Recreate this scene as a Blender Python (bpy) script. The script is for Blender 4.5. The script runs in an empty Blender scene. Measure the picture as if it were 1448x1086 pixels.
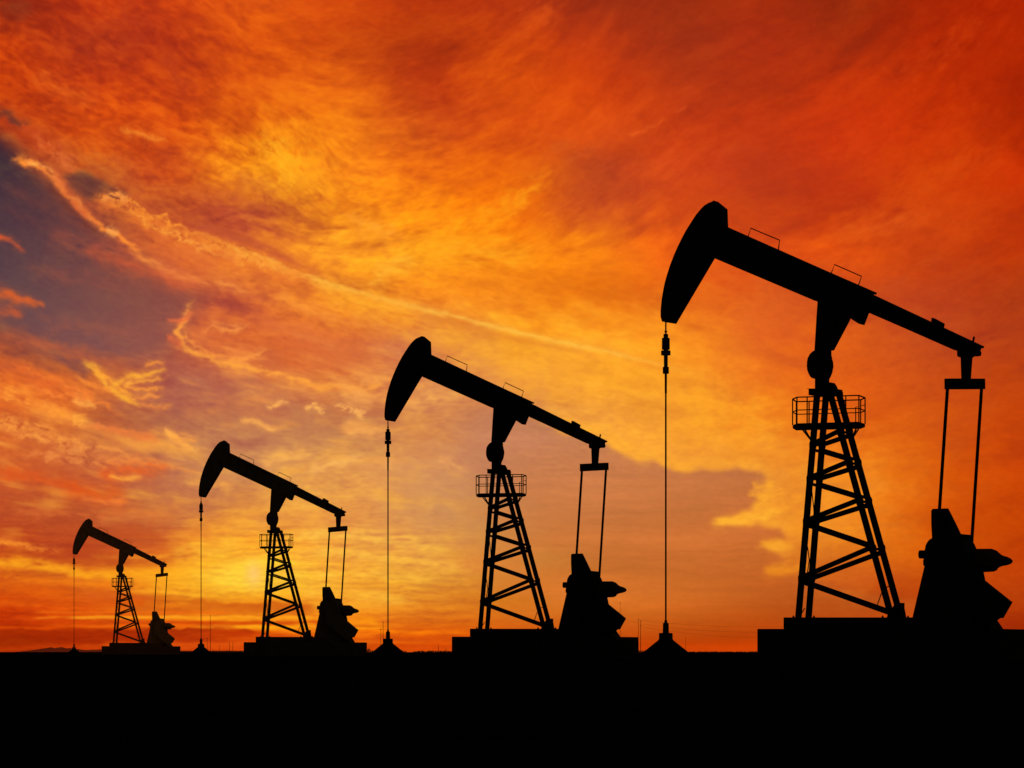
# ---------------------------------------------------------------- sky painter
import numpy as np
SX0, SX1, SY0, SY1 = -90.0, 1538.0, -70.0, 940.0     # extent of the detailed part of the cloud deck

def perlin(x, y, seed):
    rs = np.random.RandomState(seed)
    p = rs.permutation(512)
    p = np.concatenate([p, p])
    ang = rs.rand(512) * 2 * np.pi
    gx, gy = np.cos(ang), np.sin(ang)
    xi = np.floor(x).astype(int); yi = np.floor(y).astype(int)
    xf = x - xi; yf = y - yi
    u = xf*xf*xf*(xf*(xf*6-15)+10); v = yf*yf*yf*(yf*(yf*6-15)+10)
    def g(ix, iy, dx, dy):
        h = p[(p[ix & 511] + iy) & 511]
        return gx[h]*dx + gy[h]*dy
    a = g(xi, yi, xf, yf); b = g(xi+1, yi, xf-1, yf)
    c = g(xi, yi+1, xf, yf-1); d = g(xi+1, yi+1, xf-1, yf-1)
    return ((a*(1-u)+b*u)*(1-v) + (c*(1-u)+d*u)*v) * 1.5

def fbm(x, y, seed, octv=5, gain=0.5, mode=0):
    s = np.zeros_like(x); a = 1.0; t = 0.0
    for i in range(octv):
        n = perlin(x*2**i + 17.3*i, y*2**i - 9.1*i, seed+i)
        if mode == 1: n = 1 - 2*np.abs(n)          # ridged
        if mode == 2: n = 2*np.abs(n) - .6          # billow
        s += a*n; t += a; a *= gain
    return s/t

def bilin(img, fx, fy):
    h, w = img.shape[:2]
    fx = np.clip(fx, 0, w-1.001); fy = np.clip(fy, 0, h-1.001)
    x0 = fx.astype(int); y0 = fy.astype(int)
    u = fx-x0; v = fy-y0
    if img.ndim == 3: u = u[..., None]; v = v[..., None]
    return (img[y0, x0]*(1-u)+img[y0, x0+1]*u)*(1-v) + (img[y0+1, x0]*(1-u)+img[y0+1, x0+1]*u)*v

def smooth(t): return t*t*(3-2*t)

COLS = [0,120,240,360,480,600,720,840,960,1080,1200,1320,1448]
ROWS = [
(0,[(147,41,18),(190,55,18),(210,69,18),(220,84,18),(215,75,15),(190,58,14),(180,53,17),(156,46,19),(158,47,17),(166,46,14),(150,41,12),(170,39,6),(175,37,4)]),
(60,[(196,60,14),(180,55,22),(185,55,20),(220,84,16),(205,75,15),(180,56,14),(200,66,14),(191,58,17),(163,49,19),(177,49,17),(161,43,13),(175,39,6),(180,41,4)]),
(120,[(201,65,14),(195,60,18),(205,69,18),(220,88,18),(230,100,18),(190,60,17),(215,78,14),(206,65,14),(184,56,19),(177,50,16),(193,52,12),(191,47,6),(170,37,4)]),
(180,[(181,60,22),(215,79,18),(215,79,18),(225,102,18),(245,125,20),(210,82,21),(215,78,17),(221,80,19),(200,62,19),(193,55,17),(204,54,13),(201,53,8),(175,41,4)]),
(240,[(160,65,40),(190,85,35),(205,80,28),(255,150,25),(250,134,25),(235,108,19),(235,103,15),(195,73,28),(209,69,24),(190,57,22),(199,56,16),(207,60,9),(201,50,6)]),
(300,[(150,65,55),(150,70,50),(195,85,38),(185,75,45),(240,134,27),(255,140,19),(240,111,13),(205,82,28),(212,76,22),(196,63,21),(191,56,16),(212,70,14),(186,50,9)]),
(360,[(120,62,60),(150,75,60),(215,100,45),(240,130,40),(245,144,36),(255,154,27),(250,134,18),(245,125,20),(238,97,21),(212,73,22),(228,82,16),(196,63,16),(191,56,11)]),
(420,[(100,68,68),(112,72,74),(175,84,62),(208,98,50),(245,139,34),(246,136,32),(248,139,27),(238,122,20),(232,108,25),(222,94,30),(200,75,28),(190,65,25),(180,60,18)]),
(480,[(148,74,54),(118,76,78),(179,89,62),(220,106,48),(222,111,52),(218,125,68),(250,162,42),(252,160,40),(250,145,32),(225,100,32),(220,92,25),(190,70,28),(180,60,20)]),
(540,[(221,100,37),(213,107,45),(182,97,72),(196,108,71),(217,120,58),(212,130,80),(235,150,62),(252,165,45),(248,155,40),(235,115,30),(225,95,22),(205,80,22),(190,65,15)]),
(600,[(221,107,42),(197,103,52),(186,110,73),(194,120,78),(200,128,78),(218,139,74),(200,125,85),(245,160,60),(248,158,45),(242,135,32),(225,100,20),(210,85,18),(195,65,10)]),
(660,[(204,92,42),(198,94,50),(200,120,76),(214,144,83),(227,153,77),(216,145,88),(198,128,90),(242,152,62),(245,155,52),(238,145,46),(240,134,32),(220,95,15),(205,70,8)]),
(720,[(189,78,37),(188,85,42),(204,116,62),(228,146,64),(233,152,70),(216,148,84),(202,138,80),(195,130,75),(235,145,50),(238,146,44),(242,138,34),(215,90,12),(195,65,5)]),
(780,[(195,72,25),(190,72,30),(226,114,34),(255,166,40),(242,158,57),(228,151,67),(212,136,60),(205,130,55),(225,130,45),(222,124,40),(226,120,28),(215,90,10),(190,62,5)]),
(820,[(205,85,20),(225,110,25),(250,160,30),(255,195,50),(245,165,45),(228,150,50),(215,130,45),(205,120,40),(195,105,30),(185,85,25),(200,85,25),(195,75,12),(190,62,8)]),
(850,[(205,65,8),(215,85,15),(220,110,20),(235,130,20),(245,150,35),(225,130,35),(215,120,30),(200,105,25),(190,90,22),(180,75,18),(180,70,15),(195,70,10),(190,65,8)]),
(880,[(190,50,5),(210,70,8),(235,110,15),(250,150,20),(240,125,20),(220,105,20),(215,100,18),(200,85,15),(185,75,12),(180,65,10),(180,62,8),(190,62,8),(165,45,5)]),
(900,[(155,40,3),(165,42,3),(190,55,5),(215,80,8),(235,105,12),(225,90,8),(210,80,8),(200,75,8),(195,70,8),(185,62,6),(185,60,5),(185,60,6),(170,48,5)]),
(922,[(165,42,2),(185,50,5),(200,65,8),(215,75,10),(215,80,10),(215,75,8),(205,68,5),(200,65,5),(210,68,5),(210,65,3),(210,62,3),(200,60,3),(180,50,3)]),
]

def cub(vals, pos, q):                     # Catmull-Rom along axis 0 of vals at positions pos
    q = np.clip(q, pos[0], pos[-1]-1e-3)
    i = np.searchsorted(pos, q, side='right')-1
    i = np.clip(i, 0, len(pos)-2)
    t = (q-pos[i])/(pos[i+1]-pos[i])
    return i, t

def base_lookup(X, Y):
    cols = np.array(COLS, float); rows = np.array([r[0] for r in ROWS], float)
    tab = np.array([r[1] for r in ROWS], float)
    # dense table 8px x 6px with smooth interpolation, then bilinear lookup
    dx = np.arange(0, 1449, 8.0); dy = np.arange(0, 923, 6.0)
    def interp(tab, pos, q):
        i, t = cub(None, pos, q)
        n = len(pos)-1
        p0 = tab[np.maximum(i-1, 0)]; p1 = tab[i]; p2 = tab[i+1]; p3 = tab[np.minimum(i+2, n)]
        t = t.reshape((-1,)+(1,)*(tab.ndim-1))
        h = 0.5*((2*p1)+(p2-p0)*t+(2*p0-5*p1+4*p2-p3)*t*t+(3*p1-p0-3*p2+p3)*t**3)
        return h
    a = interp(tab, rows, dy)                       # rows
    a = interp(np.swapaxes(a, 0, 1), cols, dx)      # columns
    a = np.swapaxes(a, 0, 1)
    return bilin(a, X/8.0, Y/6.0)

ANG = [ # x, y, streak direction in degrees (image down positive), contrast, streak length factor
(0,0,25,.9),(0,150,32,1.2),(150,60,35,.9),(150,180,25,1.0),(300,80,40,.8),(300,250,20,1.0),(450,100,10,.5),(420,230,70,.9),(360,300,15,.8),(560,120,-15,.55),
(560,250,-5,.7),(560,340,-20,.9),(700,100,-30,.6),(700,250,-20,.45),(760,300,-35,.8),(850,120,-50,.5),(920,200,-35,.7),(950,320,-45,.7),(1050,120,-20,.45),(1100,250,-15,.45),(1250,120,-40,.6),
(1350,200,-45,.6),(1400,60,-50,.6),(1280,300,-30,.6),(1400,380,-20,.55),(1300,500,-15,.5),(1050,450,10,.5),(900,420,20,.5),(700,420,17,.5),(560,420,20,.7),(420,430,18,1.0),
(300,400,22,1.0),(200,340,28,1.0),(80,350,28,.7),(80,450,22,.25),(200,440,15,.3),(300,490,15,1.0),(200,560,20,1.3),(60,560,22,1.3),(100,640,20,1.2),(220,640,15,1.1),
(340,560,14,.6),(450,600,8,.7),(520,500,20,.8),(450,680,-6,.9),(580,560,-8,.9),(620,680,12,.4),(700,520,5,.4),(850,520,15,.5),(830,620,8,.8),(1000,600,5,.6),(750,750,0,.08),(950,760,0,.1),
(1000,680,0,.3),(1130,700,-12,.7),(1150,620,-8,.6),(1200,760,-5,.6),(1350,700,-5,.5),(1400,820,-4,.5),(1200,850,0,.3),(100,740,5,.7),(60,800,5,.8),(200,780,3,.9),(330,760,3,.9),(360,830,0,.8),(520,760,4,.9),(560,830,2,.9),
(600,880,2,.5),(300,880,0,.7),(100,880,0,.6),(100,910,0,.4),(500,910,0,.4),(900,860,0,.05),(1100,900,0,.1)]

def field(X, Y):
    A = np.zeros_like(X); B = np.zeros_like(X); Cn = np.zeros_like(X); W = np.zeros_like(X)
    for (x, y, a, c) in ANG:
        w = np.exp(-(((X-x)/80)**2 + ((Y-y)/62)**2)) + 1e-7/(1+((X-x)/300)**2+((Y-y)/200)**2)
        r = np.radians(a)
        A += w*np.cos(r); B += w*np.sin(r); Cn += w*c; W += w
    L = np.sqrt(A*A+B*B)+1e-9
    return A/L, B/L, Cn/W

def lic(img, vx, vy, steps, h):
    H, Wd = img.shape
    yy, xx = np.mgrid[0:H, 0:Wd].astype(float)
    acc = img.copy(); wt = 1.0
    for s in (1, -1):
        px, py = xx.copy(), yy.copy()
        for k in range(steps):
            ux = bilin(vx, px, py); uy = bilin(vy, px, py)
            px += s*ux*h; py += s*uy*h
            w = 0.5+0.5*np.cos(np.pi*(k+1)/(steps+1))
            acc += w*bilin(img, px, py)
            if s == 1: wt += 2*w
    acc /= wt
    return acc

def norm(a):
    return (a-a.mean())/(a.std()+1e-9)

def inpoly(X, Y, poly):
    r = np.zeros(X.shape, bool)
    n = len(poly); j = n-1
    for i in range(n):
        xi, yi = poly[i]; xj, yj = poly[j]
        c = ((yi > Y) != (yj > Y)) & (X < (xj-xi)*(Y-yi)/((yj-yi) or 1e-9)+xi)
        r ^= c; j = i
    return r

def blur(a, s):
    r = max(1, int(s*2.5)); k = np.exp(-0.5*(np.arange(-r, r+1)/s)**2); k /= k.sum()
    for ax in (0, 1):
        p = np.pad(a, [(r, r) if q == ax else (0, 0) for q in (0, 1)], mode='edge')
        out = np.zeros_like(a)
        for i, w in enumerate(k):
            out += w*(p[i:i+a.shape[0]] if ax == 0 else p[:, i:i+a.shape[1]])
        a = out
    return a

def polydist(X, Y, pts):
    """distance to polyline and arc parameter 0..1"""
    P = np.array(pts, float)
    seg = np.hypot(*(P[1:]-P[:-1]).T); tot = seg.sum(); acc = 0
    D = np.full(X.shape, 1e9); T = np.zeros_like(X); S = np.zeros_like(X)
    for i in range(len(P)-1):
        ax, ay = P[i]; bx, by = P[i+1]-P[i]; L2 = bx*bx+by*by
        t = np.clip(((X-ax)*bx+(Y-ay)*by)/L2, 0, 1)
        dx = X-ax-t*bx; dy = Y-ay-t*by
        d = np.hypot(dx, dy); m = d < D
        D = np.where(m, d, D); T = np.where(m, (acc+t*seg[i])/tot, T)
        S = np.where(m, np.sign(bx*dy-by*dx), S)
        acc += seg[i]
    return D, T, S

def paint_sky(step):
    xs = np.arange(SX0, SX1+.1, step); ys = np.arange(SY0, SY1+.1, step)
    X, Y = np.meshgrid(xs, ys)
    # ---- flow field and streaky noises (evaluated in px space)
    vx, vy, con = field(X, Y)
    k = 1.0/step
    wx = fbm(X/60, Y/45, 41, 5, .55); wy = fbm(X/60, Y/45, 51, 5, .55)
    n1 = norm(.55*norm(lic(fbm(X/11, Y/9, 11, 3, .6), vx, vy, 8, 1.8*k))+.6*norm(lic(fbm(X/20+wx*.6, Y/13+wy*.6, 12, 5, .62), vx, vy, 4, 1.6*k)))
    n2 = norm(.6*norm(lic(fbm(X/26, Y/22, 21, 4, .55), vx, vy, 13, 3.4*k))+.6*norm(lic(fbm(X/46+wx, Y/28+wy, 22, 6, .6), vx, vy, 6, 2.6*k)))
    n3 = norm(lic(fbm(X/70, Y/55, 31, 4, .5), vx, vy, 20, 6.0*k))
    n0 = norm(lic(fbm(X/6, Y/5, 5, 2, .6), vx, vy, 4, 1.4*k))
    puff = norm(fbm(X/24+wx*.8, Y/18+wy*.8, 61, 5, .6, 2))
    rid = norm(fbm(X/38+wx*.9, Y/26+wy*.9, 71, 5, .6, 1))
    curl = norm(fbm(X/17+wx*1.6+.5*n2, Y/12+wy*1.6+.4*n1, 171, 4, .6, 1))
    wz = norm(lic(fbm(X/34+wx*1.2, Y/19+wy*1.2, 181, 5, .6, 1), vx, vy, 9, 3.0*k))
    strat = norm(fbm(X/150+.2*wx, Y/9+.9*wy, 191, 6, .62)+.5*fbm(X/60, Y/5+wy, 195, 4, .6))
    # calm near horizon: warps flatten
    flat = np.clip((905-Y)/260, .06, 1)
    WX = X + 26*wx + 5*n2; WY = Y + (20*wy + 5*n2 + 2*n1)*flat
    col = base_lookup(WX, WY)

    def mix(c, rgb, a):
        a = np.clip(a, 0, 1)[..., None]
        return c*(1-a)+np.array(rgb, float)*a

    def tone(c, v):
        """v>0 lit cloud (more yellow), v<0 shaded (redder, mauve)"""
        v = np.tanh(v/1.5)[..., None]*1.5
        up = c*np.array([1.06, 1.19, 1.0])+np.array([12, 8, 2]); dn = c*np.array([.85, .73, .94])+np.array([-3, 0, 2])
        return np.where(v > 0, c+(up-c)*v, c+(dn-c)*(-v))

    # ---- blue-grey hole at the left
    def region(poly, feather, warp=8.0, sw=1.0):
        rx = X+warp*(fbm(X/34, Y/26, 81, 5, .6))*1.6+sw*3*n2*vx; ry = (Y+warp*.7*(fbm(X/34, Y/26, 91, 5, .6))*1.6)
        return blur(inpoly(rx, ry, poly).astype(float), feather/step)
    hole = region([(-200,160),(0,192),(22,222),(60,250),(94,284),(130,316),(165,342),(200,362),(245,395),(290,418),(262,440),(256,470),(240,496),(190,508),(130,500),(90,492),(50,480),(10,462),(-30,450),(-200,420)], 11, 15)
    t = np.clip((Y-200)/280, 0, 1)[..., None]; tx = np.clip(X/240, 0, 1)[..., None]
    hc = np.array([58,44,54])*(1-t)+np.array([108,76,80])*t + tx*np.array([46,10,-8])
    col = col*(1-hole[..., None]*.95)+hc*hole[..., None]*.95
    notch = region([(86,250),(108,242),(126,246),(152,262),(186,276),(160,280),(130,284),(118,280),(104,268)], 3, 7)
    col = col*(1-notch[..., None]*.75)+np.array([92,56,54])*notch[..., None]*.75
    # mauve smooth area under the second pump and the right edge of the yellow cloud
    clear = region([(560,600),(560,560),(740,585),(800,612),(850,622),(880,640),(935,655),(965,668),(1000,662),(1045,662),(1080,670),(1088,690),(1070,704),(1062,720),(1035,734),(990,741),(1060,741),(1104,745),(1120,762),(1080,772),(1110,790),(1084,808),(1120,812),(1160,826),(1225,838),(1320,850),(1320,960),(540,960)], 3.4, 8, .8)
    tt = np.clip((Y-620)/290, 0, 1)[..., None]; cxn = np.clip((X-620)/560, 0, 1)[..., None]
    cc = (np.array([198,130,92])*(1-tt)**1.3+np.array([222,124,40])*(1-(1-tt)**1.3))*(1-cxn)+(np.array([190,112,72])*(1-tt)**1.3+np.array([200,92,26])*(1-(1-tt)**1.3))*cxn
    lo = np.clip((Y-840)/70, 0, 1)[..., None]
    cc = cc*(1-lo)+base_lookup(X, Y)*lo
    cw = clear*smooth(np.clip((X-590+25*n3-(Y-600)*.25)/170, 0, 1))*np.clip((960-Y)/30, 0, 1)
    # lit rim of the cloud above the clear area
    rim = blur(clear, 12/step)*(1-clear)*np.clip((X-720)/120, 0, 1)*np.clip((830-Y)/60, 0, 1)
    # ---- texture
    tex = .34*n2+.32*n3+.17*n1+.05*n0
    tex = tex + .22*puff*np.exp(-(((X-330)/260)**2+((Y-260)/170)**2)) + .14*rid
    rs_ = smooth(np.clip((X-620)/300, 0, 1))
    q1 = fbm(X/85, Y/60, 501, 4, .5); q2 = fbm(X/85, Y/60, 511, 4, .5)
    nf = norm(lic(fbm(X/40+1.5*q1+.8*wx, Y/24+1.5*q2+.8*wy, 521, 7, .66, 1), vx, vy, 4, 1.3*k))
    nf = np.tanh(nf*.8)*1.2
    tex = .9*tex + (.30-.14*rs_+.22*smooth(np.clip((620-X)/300, 0, 1))*smooth(np.clip((520-Y)/150, 0, 1)))*nf
    lowm = smooth(np.clip((Y-690)/90, 0, 1))*smooth(np.clip((760-X)/200, 0, 1))
    tex = tex*(1-.8*lowm)+.80*strat*lowm
    wm = smooth(np.clip((Y-420)/80, 0, 1))*smooth(np.clip((900-Y)/90, 0, 1))*smooth(np.clip((720-X)/140, 0, 1))
    tex = tex*(1-.45*wm)
    wisp = np.clip(.42*wz+.5*n2+.5*n3-.38, 0, 2.2)/2.0*wm*(1-hole)*(1-.6*lowm)
    tex = tex - rs_*(.12*n1+.05*n0+.08*n2)
    detail = con*(1-.93*np.clip(cw, 0, 1))*(1-.55*hole)
    col = tone(col, tex*detail*.60 - .06*con)
    t2 = np.clip((Y-560)/220, 0, 1)[..., None]
    wc = np.array([250,152,66])*(1-t2)+np.array([255,190,58])*t2
    wa = (wisp*.62)[..., None]
    col = col*(1-wa)+wc*wa
    cw2 = (cw*(.93-.25*smooth(np.clip((X-900)/250, 0, 1))*smooth(np.clip((Y-760)/80, 0, 1))))[..., None]
    cc = cc*(1+.018*n3+.012*strat)[..., None]
    col = col*(1-cw2)+cc*cw2
    col = mix(col, (255,172,48), np.clip(rim*1.5*(1+.3*nf), 0, .8))

    def stroke(col, pts, w, rgb, a, rag=.5, w1=None, fade=(.22, .3), seed=1, wob=3.0, puffy=0.0, side=0, thr=None):
        x0 = min(p[0] for p in pts)-w*6-20; x1 = max(p[0] for p in pts)+w*6+20
        y0 = min(p[1] for p in pts)-w*6-20; y1 = max(p[1] for p in pts)+w*6+20
        i0, i1 = np.searchsorted(ys, [y0, y1]); j0, j1 = np.searchsorted(xs, [x0, x1])
        if i1 <= i0 or j1 <= j0: return col
        s = np.s_[i0:i1, j0:j1]
        x, y = X[s], Y[s]
        u = fbm(x/22, y/18, 200+seed, 5, .55); v = fbm(x/22, y/18, 300+seed, 5, .55)
        d, t, sd = polydist(x+wob*u*2, y+wob*v*2*np.clip(flat[s]*1.6, .2, 1), pts)
        ww = w if w1 is None else w+(w1-w)*t
        m = .72*np.exp(-(d/ww)**2)+.28*np.exp(-(d/(ww*2.1))**2)
        if side: m = np.where(sd*side > 0, np.exp(-(d/(ww*.35))**2), m)
        tx = 1+rag*(.42*n1[s]+.35*n2[s]+.15*n0[s])+puffy*(.42*curl[s])
        f = smooth(np.clip(t/max(fade[0], 1e-3), 0, 1))*smooth(np.clip((1-t)/max(fade[1], 1e-3), 0, 1))
        al = 1-np.exp(-m*f*a*(1.9 if w < 6 else 1.25)*np.clip(tx, .05, 2))[..., None]
        col[s] = col[s]*(1-al)+np.array(rgb, float)*al
        return col
    S = stroke
    for q in STROKES:
        col = S(col, *q[:4], **q[4])
    # sun glare behind thin cloud
    g = np.exp(-(((X-345)/75)**2+((Y-812)/30)**2)); col = mix(col, (255,210,60), g*(.72+.10*strat))
    g = np.exp(-(((X-359)/11)**2+((Y-812)/17)**2)); col = mix(col, (255,196,112), g*.75)
    # layered stratus close to the horizon (long flat bands)
    def band(col, y0, x0, x1, h, rgb, a, sl=0.0, hard=.5, seed=3, sharp_top=False):
        yc = y0+sl*(X-x0)+fbm(X/90, Y*0+seed, 400+seed, 4, .6)*h*1.2
        d = (Y-yc)/h
        m = np.exp(-np.abs(d)**3) if not sharp_top else smooth(np.clip((d+.15)/.3, 0, 1))*np.exp(-np.clip(d, 0, None)**2)
        f = smooth(np.clip((X-x0)/60+.4*n2, 0, 1))*smooth(np.clip((x1-X)/70+.4*n2, 0, 1))
        return mix(col, rgb, m*f*a*(1+.12*n2))
    for q in BANDS:
        col = band(col, *q[:6], **q[6])
    col = tone(col, .05*n0*np.clip(con+.1, 0, 1))
    col = np.clip(col, 0, 255)/255.0
    lin = np.where(col <= .04045, col/12.92, ((col+.055)/1.055)**2.4)
    return xs, ys, lin

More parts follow.
